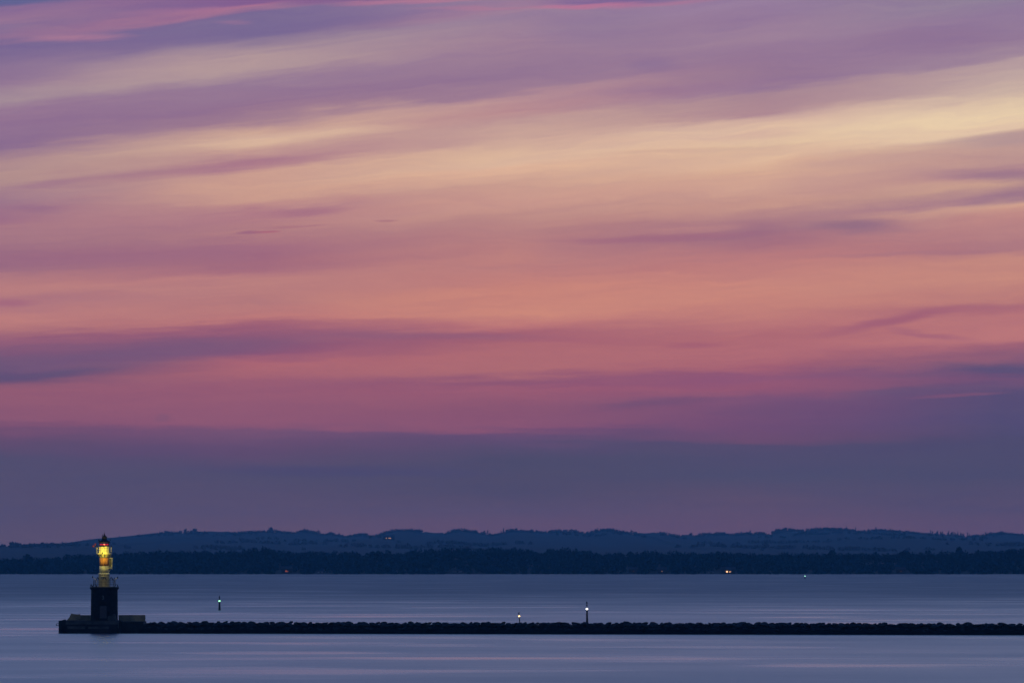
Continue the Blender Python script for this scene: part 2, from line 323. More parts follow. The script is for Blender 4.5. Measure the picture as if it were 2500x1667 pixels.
# ------------------------------------------------------------------ water
def water_mat():
    m = bpy.data.materials.new('sea_water'); m.use_nodes=True
    nt=m.node_tree; p=nt.nodes['Principled BSDF']; L=nt.links
    p.inputs['Base Color'].default_value=(0.012,0.022,0.04,1); p.inputs['IOR'].default_value=1.33
    tc=nt.nodes.new('ShaderNodeTexCoord')
    def noise(sx,sy,detail,rough,off=0):
        mp=nt.nodes.new('ShaderNodeMapping'); mp.inputs['Scale'].default_value=(sx,sy,1); mp.inputs['Location'].default_value=(off,off*1.7,0)
        L.new(tc.outputs['Object'],mp.inputs['Vector'])
        n=nt.nodes.new('ShaderNodeTexNoise'); n.inputs['Scale'].default_value=1; n.inputs['Detail'].default_value=detail; n.inputs['Roughness'].default_value=rough
        L.new(mp.outputs[0],n.inputs['Vector']); return n.outputs['Fac']
    def mth(op,a,b,clamp=False):
        n=nt.nodes.new('ShaderNodeMath'); n.operation=op; n.use_clamp=clamp
        for i,v in enumerate((a,b)):
            if isinstance(v,(int,float)): n.inputs[i].default_value=v
            else: L.new(v,n.inputs[i])
        return n.outputs[0]
    def mrange(v,a,b,c,d,it='SMOOTHSTEP'):
        n=nt.nodes.new('ShaderNodeMapRange'); n.interpolation_type=it
        for i,x in enumerate((v,a,b,c,d)):
            if isinstance(x,(int,float)): n.inputs[i].default_value=x
            else: L.new(x,n.inputs[i])
        return n.outputs[0]
    sep=nt.nodes.new('ShaderNodeSeparateXYZ'); L.new(tc.outputs['Object'],sep.inputs[0])
    far=mrange(sep.outputs[1],1450,4200,0.0,1.0,'SMOOTHERSTEP')
    # cat's paws: patches where the breeze roughens the surface and calm slicks between them
    a=noise(1/85,1/110,4,0.55); b=noise(1/190,1/210,3,0.55,11.3); c=noise(1/62,1/60,2,0.5,31.0)
    rough=mth('ADD',mrange(a,0.3,0.7,0.275,0.325),mth('MULTIPLY',mth('SUBTRACT',b,0.5),0.07))
    slick=mth('MULTIPLY',mrange(c,0.51,0.66,0.0,1.0),mrange(b,0.62,0.42,0.4,1.0))
    rough=mth('SUBTRACT',rough,mth('MULTIPLY',slick,0.105))
    rough=mth('ADD',rough,mth('MULTIPLY',far,0.20),True)
    L.new(rough,p.inputs['Roughness'])
    p.inputs['Specular IOR Level'].default_value=0.5
    return m
M['water']=water_mat()
b=MB(); b.add([(-6000,-1500,0),(6000,-1500,0),(6000,7300,0),(-6000,7300,0)],[(0,1,2,3)])
tag(b.build('water',M['water']),'dusk blue sea with pinkish calm streaks','sea',kind='structure')

# ------------------------------------------------------------------ far shore and hills
def poly(x0, pts): return [(x0+X/3.675, 1250+Y/3.675) for X,Y in pts]
FAR = poly(0,[(0,310),(100,305),(160,287),(260,298),(340,290),(370,300),(450,292),(520,288),(560,270),(640,262),(690,268),(740,250),(830,238),(900,245),(1000,243),(1050,230),(1150,215),(1210,210),(1240,198),(1320,195),(1370,183),(1440,182),(1490,158),(1540,168),(1600,165),(1660,155),(1700,165),(1750,150),(1790,165),(1820,168),(1860,158),(1910,172),(2000,175),(2060,168),(2150,168),(2250,160)]) \
    + poly(620,[(0,160),(100,155),(135,150),(180,150),(240,158),(300,162),(360,170),(430,160),(450,143),(500,155),(550,160),(590,165),(610,187),(660,180),(690,172),(720,182),(780,195),(830,200),(900,192),(950,180),(1000,180),(1020,178),(1050,200),(1110,195),(1150,175),(1200,160),(1260,148),(1350,143),(1500,148),(1530,180),(1600,182),(1700,186),(1740,170),(1780,150),(1840,140),(1900,145),(1950,155),(1990,150),(2020,180),(2060,165),(2100,182),(2160,187),(2200,172),(2260,155)]) \
    + poly(1240,[(0,148),(80,145),(130,153),(200,152),(300,160),(380,157),(430,150),(500,152),(520,147),(550,152),(580,147),(640,165),(720,170),(780,150),(880,137),(950,145),(1010,160),(1130,170),(1160,178),(1200,190),(1240,190),(1300,178),(1380,170),(1460,185),(1540,200),(1610,203),(1640,195),(1670,203),(1740,178),(1780,175),(1830,183),(1900,170),(1950,178),(2000,182),(2120,172),(2180,178),(2240,167),(2270,172)]) \
    + poly(1860,[(0,170),(60,192),(90,170),(150,142),(200,135),(300,145),(380,148),(420,137),(560,130),(680,132),(760,138),(840,155),(900,155),(1000,145),(1100,147),(1160,150),(1220,155),(1240,163),(1320,160),(1440,178),(1500,180),(1600,182),(1700,190),(1800,198),(1900,192),(1980,190),(2040,178),(2120,168),(2200,172),(2260,182),(2352,187)])
NEAR = poly(0,[(0,412),(60,412),(100,400),(180,405),(230,385),(270,383),(300,395),(350,398),(420,390),(500,395),(560,372),(620,368),(680,360),(750,372),(860,368),(1060,352),(1150,355),(1200,348),(1300,350),(1370,345),(1410,335),(1470,345),(1530,332),(1580,350),(1660,340),(1720,352),(1820,335),(1900,342),(1980,348),(2040,352),(2060,345),(2150,348),(2200,325),(2240,318),(2270,325)]) \
    + poly(620,[(0,335),(15,320),(60,320),(130,310),(180,318),(240,340),(310,345),(360,365),(420,350),(540,345),(620,350),(690,342),(760,352),(850,348),(940,342),(970,352),(1040,352),(1080,333),(1130,340),(1170,352),(1210,337),(1260,358),(1340,362),(1370,337),(1440,330),(1550,328),(1650,315),(1750,310),(1850,318),(1960,312),(2060,315),(2150,310),(2250,308)]) \
    + poly(1240,[(0,312),(60,300),(120,318),(210,318),(250,360),(300,355),(340,328),(420,318),(500,312),(600,322),(740,335),(800,350),(840,375),(880,362),(910,345),(950,365),(1020,355),(1110,352),(1170,350),(1210,333),(1280,335),(1340,352),(1420,362),(1450,345),(1500,340),(1570,355),(1640,352),(1700,360),(1790,360),(1800,348),(1900,345),(1930,335),(1960,348),(2050,350),(2120,352),(2200,368),(2270,370)]) \
    + poly(1860,[(0,372),(130,370),(180,360),(300,362),(450,360),(570,362),(650,362),(690,360),(800,355),(900,360),(1000,355),(1100,352),(1200,358),(1240,355),(1320,355),(1360,360),(1450,350),(1560,342),(1680,345),(1720,338),(1760,335),(1790,335),(1900,338),(2000,338),(2100,335),(2200,340),(2240,322),(2352,325)])
def curve_fn(P, lo, hi):
    xs=np.array([p[0] for p in P]); ys=np.array([p[1] for p in P])
    def f(px):
        # beyond the photo the skyline goes on, mirrored
        q = px
        while q<0 or q>2500: q = -q if q<0 else 5000-q
        return float(np.interp(q,xs,ys))
    return f
far_px = curve_fn(FAR,0,2500); near_px = curve_fn(NEAR,0,2500)
YF, YN = 20000.0, 7620.0
def ztop_far(x):  return CAM_H-(far_px(1250+x/YF*F)-HOR)/F*YF
def ztop_near(x): return CAM_H-(near_px(1250+x/YN*F)-HOR)/F*YN
FAR_GAPS=[(0,26),(96,130),(350,372),(515,560),(1036,1082),(1660,1682),(1560,1600)]
def smooth(fn,x,w):
    return sum(fn(x+w*k)*wt for k,wt in ((-2,.1),(-1,.2),(0,.4),(1,.2),(2,.1)))
def terr_near(x,y):
    t=min(1,max(0,(y-7102)/(YN-7102)))
    crest=max(3.5, smooth(ztop_near,x,14)-10.5)
    n=mnoise.noise(Vector((x*0.012,y*0.006,3)))*1.2
    if y<=YN: return -1.2+ (crest+1.2)*(t**0.75) + n*t*(1-t)*3
    return max(4.0, crest-(y-YN)*0.012)
def terr_far(x,y):
    px=1250+x/YF*F; q=px
    cr=smooth(ztop_far,x,10)
    gap=any(a<=px<=b for a,b in FAR_GAPS)
    cr -= 0.5 if gap else 7.0
    t=min(1,max(0,(y-7900)/(YF-7900)))
    base=3.5
    n=mnoise.noise(Vector((x*0.0022,y*0.0007,7)))*9+mnoise.noise(Vector((x*0.006,y*0.0014,1)))*3
    if y<=YF: return base+(cr-base)*(0.25*t+0.75*t**1.5)+n*t*(1-t)*2.2
    return cr-(y-YF)*0.03
def grid(fn,xs,ys,name,m):
    V=[(x,y,fn(x,y)) for y in ys for x in xs]; nx=len(xs)
    Fc=[(j*nx+i,j*nx+i+1,(j+1)*nx+i+1,(j+1)*nx+i) for j in range(len(ys)-1) for i in range(nx-1)]
    o=mesh_np(name,V,Fc,m)
    for p in o.data.polygons: p.use_smooth=True
    return o
def field_mat(name, cols, scale):
    m=bpy.data.materials.new(name); m.use_nodes=True; nt=m.node_tree; p=nt.nodes['Principled BSDF']; p.inputs['Roughness'].default_value=0.95; p.inputs['Specular IOR Level'].default_value=0.05
    tc=nt.nodes.new('ShaderNodeTexCoord'); v=nt.nodes.new('ShaderNodeTexVoronoi'); v.inputs['Scale'].default_value=1
    mp=nt.nodes.new('ShaderNodeMapping'); mp.inputs['Scale'].default_value=scale
    nt.links.new(tc.outputs['Object'],mp.inputs['Vector']); nt.links.new(mp.outputs[0],v.inputs['Vector'])
    s=nt.nodes.new('ShaderNodeSeparateColor'); nt.links.new(v.outputs['Color'],s.inputs[0])
    r=nt.nodes.new('ShaderNodeValToRGB'); r.color_ramp.interpolation='CONSTANT'
    r.color_ramp.elements[0].color=(*cols[0],1); r.color_ramp.elements[1].color=(*cols[-1],1); r.color_ramp.elements[1].position=0.8
    for i,c in enumerate(cols[1:-1]):
        e=r.color_ramp.elements.new(0.8*(i+1)/(len(cols)-1)); e.color=(*c,1)
    nt.links.new(s.outputs[0],r.inputs['Fac']); nt.links.new(r.outputs['Color'],p.inputs['Base Color'])
    return m
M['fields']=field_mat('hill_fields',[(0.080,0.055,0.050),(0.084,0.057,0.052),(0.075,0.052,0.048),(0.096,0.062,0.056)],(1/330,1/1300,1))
M['shore']=field_mat('coast_ground',[(0.02,0.022,0.02),(0.05,0.04,0.036),(0.03,0.028,0.026)],(1/90,1/260,1))
xsF=np.concatenate([np.linspace(-4600,-1300,60,endpoint=False),np.linspace(-1300,1300,520),np.linspace(1300,4600,61)[1:]])
ysF=np.concatenate([np.linspace(7600,19600,60),np.linspace(19700,20000,5),np.linspace(20150,21500,6)])
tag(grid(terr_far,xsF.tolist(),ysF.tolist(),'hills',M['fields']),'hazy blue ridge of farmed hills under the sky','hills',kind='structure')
xsN=np.concatenate([np.linspace(-3000,-520,60,endpoint=False),np.linspace(-520,520,300),np.linspace(520,3000,61)[1:]])
ysN=np.concatenate([np.linspace(7060,7140,9),np.linspace(7180,7620,14),np.linspace(7700,8300,7)])
tag(grid(terr_near,xsN.tolist(),ysN.tolist(),'terrain',M['shore']),'low dark coast across the water','coast',kind='structure')

LEAF_RNG = np.random.default_rng(11)
def crown_quads(cx,cy,cz,rx,rz,n,size,shape='round'):
    """leaf clumps spread through a lumpy crown; returns verts (n*4,3)"""
    r=LEAF_RNG
    lobes=r.normal(size=(5,3)); lobes/=np.linalg.norm(lobes,axis=1,keepdims=True); lobes*=r.uniform(.25,.55,(5,1))
    if shape=='conifer':
        t=r.uniform(0,1,n)**0.8; a=r.uniform(0,6.283,n); rad=(1-t)*rx*r.uniform(.4,1.05,n)*(0.8+0.3*np.sin(t*30))
        P=np.stack([rad*np.cos(a),rad*np.sin(a),(t*2-1)*rz],1)
    else:
        k=r.integers(0,5,n); d=r.normal(size=(n,3)); d/=np.linalg.norm(d,axis=1,keepdims=True)
        P=(lobes[k]+d*(0.62*r.uniform(.55,1.0,(n,1))))*np.array([rx,rx,rz])
    nrm=r.normal(size=(n,3)); nrm/=np.linalg.norm(nrm,axis=1,keepdims=True)
    h=r.normal(size=(n,3)); u=np.cross(nrm,h); u/=np.linalg.norm(u,axis=1,keepdims=True)+1e-9; w=np.cross(nrm,u)
    s=size*r.uniform(.6,1.3,(n,1)); s2=size*r.uniform(.5,1.1,(n,1))
    P=P+np.array([cx,cy,cz])
    return np.stack([P-u*s-w*s2*.6,P+u*s-w*s2,P+u*s*.7+w*s2,P-u*s*.9+w*s2*.8],1).reshape(-1,3)
def wood(name, items, m, label, cat):
    V=np.concatenate([crown_quads(*it) for it in items]); n=len(V)//4
    Fq=np.arange(n*4).reshape(n,4)
    return tag(mesh_np(name,V,Fq,m),label,cat,kind='stuff')
# the coast wood: skyline row, and rows down to the water's edge
items=[]
FIELDS_N=[(1500,1545,1358,1372),(2095,2205,1360,1378),(2240,2300,1358,1370)]   # stubble seen between the trees
HOUSES_PX=[(700,26),(1778,32),(1616,20),(1546,20),(2199,20),(782,20),(1117,24),(1736,18)]
def in_field(px,py): return any(a<=px<=b and c<=py<=d for a,b,c,d in FIELDS_N)
x=-560.0
while x<560:
    for row in range(2):
        xx=x+random.uniform(-2,2); y=YN+random.uniform(-20,25)
        zt=ztop_near(xx)+random.uniform(-0.7,0.2)-(0.0 if row==0 else random.uniform(1,4)); zg=terr_near(xx,y)
        h=max(5.0,zt-zg); rx=random.uniform(3.6,7.2)
        items.append((xx,y,zt-h*0.47,rx,h*0.52,150,0.72))
    x+=random.uniform(2.8,4.4)
for Y in (7118,7150,7200,7270,7340,7420,7500,7560):
    x=-560.0
    while x<560:
        xx=x+random.uniform(-3,3); y=Y+random.uniform(-18,18); y=max(y,7112)
        zg=terr_near(xx,y); h=random.uniform(6,10)*(0.6 if Y<7130 else 1)
        top=ztop_near(xx)-1.5
        h=min(h,max(3.0,top-zg))
        pxx=1250+xx/y*F; pyy=HOR-(zg+h*.5-CAM_H)/y*F
        if not in_field(pxx,pyy) and not (y<7185 and any(abs(pxx-hx_)<wd for hx_,wd in HOUSES_PX)):
            items.append((xx,y,zg+h*.5,random.uniform(3,5.5),h*.62,40,1.2))
        x+=random.uniform(5,8.5)
wood('coastal_forest',items,M['leaf_near'],'dark blue-green wood along the far waterline','wood')
items=[]
x=-1420.0
while x<1420:
    px=1250+x/YF*F
    if not any(a<=px<=b for a,b in FAR_GAPS):
        for row in range(3):
            xx=x+random.uniform(-2,2); y=YF+(random.uniform(-40,20),random.uniform(-150,-60),random.uniform(-420,-180))[row]
            zt=ztop_far(xx)+random.uniform(-1.5,0.5)-(0,random.uniform(0.5,3),random.uniform(3,7))[row]; zg=zt-random.uniform(8,11)
            h=max(4,zt-zg)
            shape='conifer' if row==0 and ((2260<px<2360 and random.random()<.6) or random.random()<0.02) else 'round'
            if shape=='conifer': zt+=random.uniform(1,5.5)
            items.append((xx,y,zt-h*.5,random.uniform(3.5,6.5) if shape=='round' else 2.6,h*.55,40,1.2,shape))
    x+=random.uniform(3.4,6.0)
# woods and hedges merged into the slopes below
for k in range(16):
    px=random.uniform(-60,2560); y=random.uniform(13000,19300); x=(px-1250)/F*y
    n=random.randint(12,60); W=random.uniform(60,260); D=random.uniform(60,260)
    for j in range(n):
        xx=x+random.gauss(0,.4)*W; yy=min(19500,y+random.gauss(0,.5)*D); zg=terr_far(xx,yy); h=random.uniform(5,8)
        items.append((xx,yy,zg+h*.3,random.uniform(4,7),h*.5,18,2.2))
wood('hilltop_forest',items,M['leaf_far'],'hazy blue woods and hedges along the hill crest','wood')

def tree(px,py,Y,h,w,label,shape,m,group):
    p=at(px,py,Y); zg=p.z-h
    t=empty('conifer_tree' if shape=='conifer' else 'broadleaf_tree',(p.x,p.y,zg),label,'tree',group)
    b=MB(); b.tube((0,0,-1.5),(0,0,h*.35),0.45,7,0.3); b.tube((0,0,h*.33),(0.3,0.1,h*.72),0.3,6,0.1)
    for k in range(5):
        a=k*1.26+.4; b.tube((0,0,h*(.3+.06*k)),(math.cos(a)*w*.3,math.sin(a)*w*.3,h*(.5+.07*k)),0.14,5,0.05)
    b.build('trunk',M['bark'],t)
    if shape=='conifer': V=crown_quads(0,0,h*.58,w*.5,h*.43,150,0.7,'conifer')
    else: V=crown_quads(0,0,h*.60,w*.5,h*.40,170,0.9)
    # scale so the crown's top meets the height
    V[:,2]*= h/max(V[:,2].max(),1e-3)
    o=mesh_np('crown',V,np.arange(len(V)).reshape(-1,4),m); o.parent=t
    return t
G1='trees standing out of the coast wood'; G2='trees standing out on the hill crest'
tree(68,1351,YN-6,11,9.5,'rounded dark tree rising from the coast wood at its far left, beyond the lighthouse','round',M['leaf_near'],G1)
tree(2029,1340.5,YN-6,11,8.5,'single domed dark tree on the coast just right of the farthest green light','round',M['leaf_near'],G1)
tree(2208,1342,YN-6,9,11,'broad low domed tree on the coast above the stubble field','round',M['leaf_near'],G1)
tree(2339,1332.5,YN-6,13,7,'tallest leaning dark tree of the coast wood towards its right end','round',M['leaf_near'],G1)
tree(661,1285.5,YF-45,15,10,'tall lone bushy tree poking up from the hill crest, highest left of the middle','round',M['leaf_far'],G2)
tree(1686,1299.5,YF-45,12,11,'round lone tree in the bare dip of the hill crest','round',M['leaf_far'],G2)
tree(452,1289,YF-45,12,9,'paired crest tree above the smooth brow, nearer the lighthouse','round',M['leaf_far'],G2)
tree(476,1289,YF-45,12,11,'paired crest tree above the smooth brow, farther from the lighthouse','round',M['leaf_far'],G2)
tree(2067,1283,YF-45,17,6.5,'pointed conifer spiking above the flat wooded brow of the hill crest','conifer',M['leaf_far'],G2)
tree(2088.5,1285.5,YF-45,15,7,'pointed conifer at the step down from the flat wooded brow','conifer',M['leaf_far'],G2)
tree(2325,1297,YF-45,14,7,'ragged conifer on the falling right crest, left one of a pair','conifer',M['leaf_far'],G2)
tree(2338,1296.5,YF-45,15,7,'ragged conifer on the falling right crest, right one of a pair','conifer',M['leaf_far'],G2)

# houses with lit windows on the far shore
def drop(px,py,terr,y0,y1):
    for k in range(600):          # the first ground that the line of sight meets
        y=y0+(y1-y0)*k/599; p=at(px,py,y)
        if terr(p.x,y)>=p.z: break
    return Vector((p.x,y,terr(p.x,y)))
def house(name,px,py,terr,y0,y1,w,h,d,label,cat,wins,wall='house_wall',group=None,raise_=0.0):
    p=drop(px,py,terr,y0,y1)
    t=empty(name,p,label,cat,group)
    b=MB(); b.box(-w/2,w/2,0,d,-2,h); b.build('wall',M[wall],t)
    rh=min(w,d)*0.35
    b=MB(); b.add([(-w/2-.3,-.4,h+.01),(w/2+.3,-.4,h+.01),(w/2+.3,d+.4,h+.01),(-w/2-.3,d+.4,h+.01),(-w/2-.3,d/2,h+rh),(w/2+.3,d/2,h+rh)],
          [(0,1,5,4),(2,3,4,5),(0,4,3),(1,2,5),(3,2,1,0)])
    rf=b.build('roof',M['roof'],t)
    b=MB(); b.box(w*.2,w*.2+.7,d/2-.35,d/2+.35,h+rh*.5,h+rh+.9); b.build('chimney',M['house_wall'],rf)
    for (wx,wz,ww,wh,mt) in wins:
        b=MB(); b.box(wx-ww/2-.1,wx+ww/2+.1,-.06,-.002,wz-wh/2-.1,wz+wh/2+.1); f=b.build('window',M['roof'],t)
        b=MB(); b.box(wx-ww/2,wx+ww/2,-.09,-.063,wz-wh/2,wz+wh/2); b.build('pane',M[mt],f)
    return t
CG='houses along the far coast'
house('farmhouse',949,1317.5,terr_far,11000,19900,22,5.5,10,'distant farmhouse on the blue hillside with three small lit windows','house',
      [(-4.4,3.4,1.5,1.6,'win_warm'),(0.6,3.4,1.6,1.6,'win_warm'),(3.2,3.4,1.6,1.6,'win_warm'),(-4.4,.9,.7,.6,'win_dim'),(1.9,.9,.7,.6,'win_dim')])  # lower dim panes are added, standing in for reflections beneath the lights
YS0=7108
def shore_house(*a,**k): return house(*a,**k)
house('coast_house',700,1394.8,terr_near,YS0,7170,9,3.2,7,'coast house with a single round reddish light left of the middle','house',[(-.5,1.4,1.5,1.4,'win_red'),(.9,1.2,.8,.8,'win_red')],group=CG)
house('coast_house',1778,1396.8,terr_near,YS0,7150,12,3.2,7,'coast house with two dazzling amber lights by the waterline','house',[(-1.1,1.5,1.35,1.25,'win_bright'),(1.25,1.4,1.2,1.0,'win_warm'),(-2.3,1.9,.8,.6,'win_dim'),(2.3,1.7,.8,.6,'win_dim')],group=CG)
house('coast_house',1616,1395.5,terr_near,YS0,7170,8,3,6,'coast house with one faint orange window, left of the dazzling pair of lights','house',[(0,1.5,1.1,.7,'win_dim')],group=CG)
house('coast_house',1546,1394.5,terr_near,YS0,7170,8,3,6,'coast house with a barely visible dim window','house',[(0,1.5,.5,.5,'win_dim')],group=CG)
house('coast_house',2199,1395.5,terr_near,YS0,7170,8,3,6,'coast house with one faint pinkish window below the stubble field','house',[(0,1.6,.6,.7,'win_dim')],group=CG)
BG='pale boathouses under the coast wood'
def boathouse(px,py,w,label):
    p=drop(px,py+1.2,terr_near,7106,7170); t=empty('boathouse',p,label,'boathouse',BG)
    b=MB(); b.box(-w/2,w/2,0,4,-1,1.0); b.build('wall',M['pale_wall'],t)
    b=MB(); b.add([(-w/2-.2,-.3,1.01),(w/2+.2,-.3,1.01),(w/2+.2,4.3,1.01),(-w/2-.2,4.3,1.01),(-w/2-.2,2,2.0),(w/2+.2,2,2.0)],[(0,1,5,4),(2,3,4,5),(0,4,3),(1,2,5),(3,2,1,0)])
    b.build('roof',M['roof'],t)
    b=MB(); b.box(-.6,.6,-.06,-.003,-.5,.75); b.build('door',M['house_wall'],t)
boathouse(782,1390.3,3.8,'short pale boathouse front, faint under the dark coast wood')
boathouse(1117,1391.2,7.6,'longest pale boathouse front, a thin line under the dark coast wood')
boathouse(1736,1394.2,4.6,'faint pale boathouse just left of the dazzling pair of lights')

# ------------------------------------------------------------------ the mole head and lighthouse
Z0=2.45; YL=1674.0; LX=(255.2-1250)/F*YL
u=0.014349
def hx(X): return (X-701)*u
def hz(Y): return (1305.9-Y)*u
pier=empty('pier_head',(LX,YL,0),'squat dark concrete pier head carrying the lighthouse, parapet on top','pier')
b=MB()
# chamfered caisson, top at Z0
def slab(b,pts,z0,z1):
    n=len(pts); b.add([(x,y,z0) for x,y in pts]+[(x,y,z1) for x,y in pts],[tuple(range(n-1,-1,-1)),tuple(range(n,2*n))]+[(i,(i+1)%n,(i+1)%n+n,i+n) for i in range(n)])
slab(b,[(-8.62,-6.6),(-8.2,-7.0),(3.3,-7.0),(3.45,-6.7),(3.45,7),(-8.62,7)],-2,Z0-.02)
b.build('caisson',M['concrete'],pier)
b=MB()
slab(b,[(3.46,-6.2),(7.95,-6.2),(7.95,7),(3.46,7)],-2,Z0-.22)
b.build('quay_block',M['concrete'],pier)
b=MB(); b.box(-7.2,3.2,-7.11,-7.003,Z0-.75,Z0-.08); b.box(-6.9,-3.4,-7.09,-7.003,Z0-1.65,Z0-1.1); b.box(-2.8,1.2,-7.08,-7.003,Z0-1.6,Z0-1.15)
b.build('capping_band',M['concrete_lt'],pier)
b=MB(); b.box(hx(912),hx(924),-7.16,-7.01,Z0-1.5,Z0-.72); b.build('fender',M['concrete_lt'],pier)
b=MB(); b.prism_y([(hx(886),Z0-.2),(hx(1252),Z0-.2),(hx(1252),Z0+hz(1235)),(hx(886),Z0+hz(1235))],2.8,3.6); b.build('parapet',M['parapet'],pier)
b=MB(); b.prism_y([(hx(175),Z0-.02),(hx(210),Z0+hz(1275)),(hx(240),Z0+hz(1216)),(hx(330),Z0+hz(1228)),(hx(360),Z0+hz(1236)),(hx(560),Z0+hz(1236)),(hx(560),Z0-.02)],2.2,3.2); b.build('parapet',M['parapet'],pier)
b=MB(); b.prism_y([(hx(345),Z0+hz(1290)),(hx(372),Z0+hz(1290)),(hx(380),Z0+hz(1250)),(hx(362),Z0+hz(1222)),(hx(326),Z0+hz(1226)),(hx(338),Z0+hz(1262))],1.2,2.0); b.build('leaning_slab',M['parapet'],pier)
b=MB(); b.prism_y([(hx(128),Z0-.02),(hx(140),Z0+hz(1296)),(hx(172),Z0+hz(1293)),(hx(180),Z0-.02)],-1,0.4); b.build('edge_block',M['concrete_lt'],pier)
b=MB(); b.prism_y([(hx(752),Z0-.02),(hx(765),Z0+hz(1248)),(hx(815),Z0+hz(1236)),(hx(830),Z0+hz(1216)),(hx(858),Z0+hz(1222)),(hx(880),Z0-.02)],-3.6,-2.75); b.build('stone_block',M['concrete_lt'],pier)
b=MB()
lx=hx(92)
for s in (0,0.5):
    b.tube((lx+.1,-3+s,Z0-.55),(hx(62),-3+s,Z0-.62),.045); b.tube((hx(62),-3+s,Z0-.62),(hx(52),-3+s,Z0-.95),.045); b.tube((hx(52),-3+s,Z0-.95),(lx+.1,-3+s,Z0-1.0),.06)
b.tube((hx(60),-3,Z0-.97),(hx(60),-2.5,Z0-.97),.05)
b.build('boarding_ladder',M['rail_dark'],pier)

LH=empty('lighthouse',(LX,YL,Z0),'floodlit lighthouse with black round base, orange banded tower and glowing red lantern','lighthouse')
# base drum with block courses
b=MB(); prof=[]
nc=13
for k in range(nc):
    z0=hz(868)*k/nc; z1=hz(868)*(k+1)/nc; r=2.665-0.07*k/nc
    prof+=[(r-.035,z0+.001),(r,z0+.05),(r,z1-.05),(r-.035,z1-.001)]
b.lathe(prof,40); b.build('base_drum',M['black_stone'],LH)
b=MB(); b.lathe([(2.62,hz(868)),(2.80,hz(866)),(2.86,hz(862)),(2.86,hz(853)),(2.5,hz(851))],40); dk=b.build('lower_gallery',M['dark_metal'],LH)
for k in range(20):
    a=2*math.pi*k/20; ca,sa=math.cos(a),math.sin(a); b=MB()
    b.tube((2.55*ca,2.55*sa,hz(890)),(2.84*ca,2.84*sa,hz(868)),.07,4)
    b.build('corbel',M['dark_metal'],dk)
b=MB(); b.lathe([(2.25,hz(851)+.002),(2.32,hz(851)+.002),(2.32,hz(846)),(2.25,hz(846))],40); b.build('toe_board',M['grey_paint'],dk)
# door
dy=-2.66
b=MB(); b.prism_y([(hx(648),hz(1276)),(hx(742),hz(1276)),(hx(742),hz(1116)),(hx(728),hz(1108)),(hx(662),hz(1108)),(hx(648),hz(1116))],dy-.05,dy+.25); dr=b.build('door',M['door'],LH)
b=MB(); b.prism_y([(hx(648)-.003,hz(1284)),(hx(648)-.003,hz(1105)),(hx(742)+.003,hz(1105)),(hx(742)+.003,hz(1284)),(hx(750),hz(1284)),(hx(750),hz(1098)),(hx(640),hz(1098)),(hx(640),hz(1284))],dy-.07,dy+.3); b.build('frame',M['black_stone'],dr)
b=MB(); b.tube((hx(733),dy-.12,hz(1200)),(hx(733),dy-.12,hz(1188)),.03); b.build('handle',M['dark_metal'],dr)
b=MB(); b.box(hx(632),hx(758),dy-.75,dy+.2,0,hz(1285)); b.box(hx(622),hx(768),dy-1.1,dy-.753,0,hz(1296)); b.build('doorstep',M['black_stone'],LH)
# painted number
cu=bpy.data.curves.new('number','FONT'); cu.body='3'; cu.size=1.0; cu.extrude=0.012; cu.align_x='CENTER'; cu.offset=0.02
tmp=bpy.data.objects.new('number_text',cu); C.objects.link(tmp)
bpy.context.view_layer.update()
me=bpy.data.meshes.new_from_object(tmp.evaluated_get(bpy.context.evaluated_depsgraph_get()))
bpy.data.objects.remove(tmp)
me.materials.clear(); me.materials.append(M['figure'])
zmin=min(v.co.y for v in me.vertices); zmax=max(v.co.y for v in me.vertices); s=(hz(968)-hz(1022))/(zmax-zmin)
for v in me.vertices:
    xx=v.co.x*s; zz=(v.co.y-zmin)*s; yy=-math.sqrt(max(0,2.64**2-(xx-.15)**2))-.035-v.co.z
    v.co=Vector((xx-.12, yy, zz+hz(1022)))
num=bpy.data.objects.new('number',me); C.objects.link(num); num.parent=LH
# lower railing
def railing(Rr,z0,z1,posts,rails,mt,name,rp=.035,rr=.028,panel=None,parent=LH):
    b=MB()
    for k in range(posts):
        a=2*math.pi*(k+.5)/posts; b.tube((Rr*math.cos(a),Rr*math.sin(a),z0),(Rr*math.cos(a),Rr*math.sin(a),z1),rp,5)
    for z in rails: b.ring(Rr,z,rr,40)
    return b.build(name,mt,parent)
rl=railing(2.15,hz(851),hz(760),16,[hz(760),hz(785),hz(812)],M['rail_dark'],'lower_railing')
b=MB()
for k in range(64):
    a=2*math.pi*k/64; b.tube((2.15*math.cos(a),2.15*math.sin(a),hz(845)),(2.15*math.cos(a),2.15*math.sin(a),hz(762)),.010,3)
b.build('mesh_infill',M['rail_dark'],rl)
# lower shaft (octagonal), cornice, shaft and band
ax=hx(697); a8=math.pi/8
b=MB(); b.lathe([(1.12,hz(851)),(1.10,hz(772)),(1.14,hz(770)),(1.14,hz(764)),(1.10,hz(762)),(1.10,hz(682))],16,ax,0,a0=a8/2); b.build('lower_shaft',M['grey_paint'],LH)
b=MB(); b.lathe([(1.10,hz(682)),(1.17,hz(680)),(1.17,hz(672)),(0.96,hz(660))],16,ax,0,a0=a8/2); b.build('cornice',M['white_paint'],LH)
b=MB(); b.box(hx(658),hx(728),-1.25,-1.0,hz(711),hz(705)); b.build('window_ledge',M['white_paint'],LH)  # cut to the lit strip, the shaded end left out of the shape
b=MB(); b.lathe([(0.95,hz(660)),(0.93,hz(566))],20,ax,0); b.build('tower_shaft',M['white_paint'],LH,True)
b=MB(); b.lathe([(0.93,hz(565.9)),(0.92,hz(452))],20,ax,0); b.build('orange_band',M['red_paint'],LH,True)
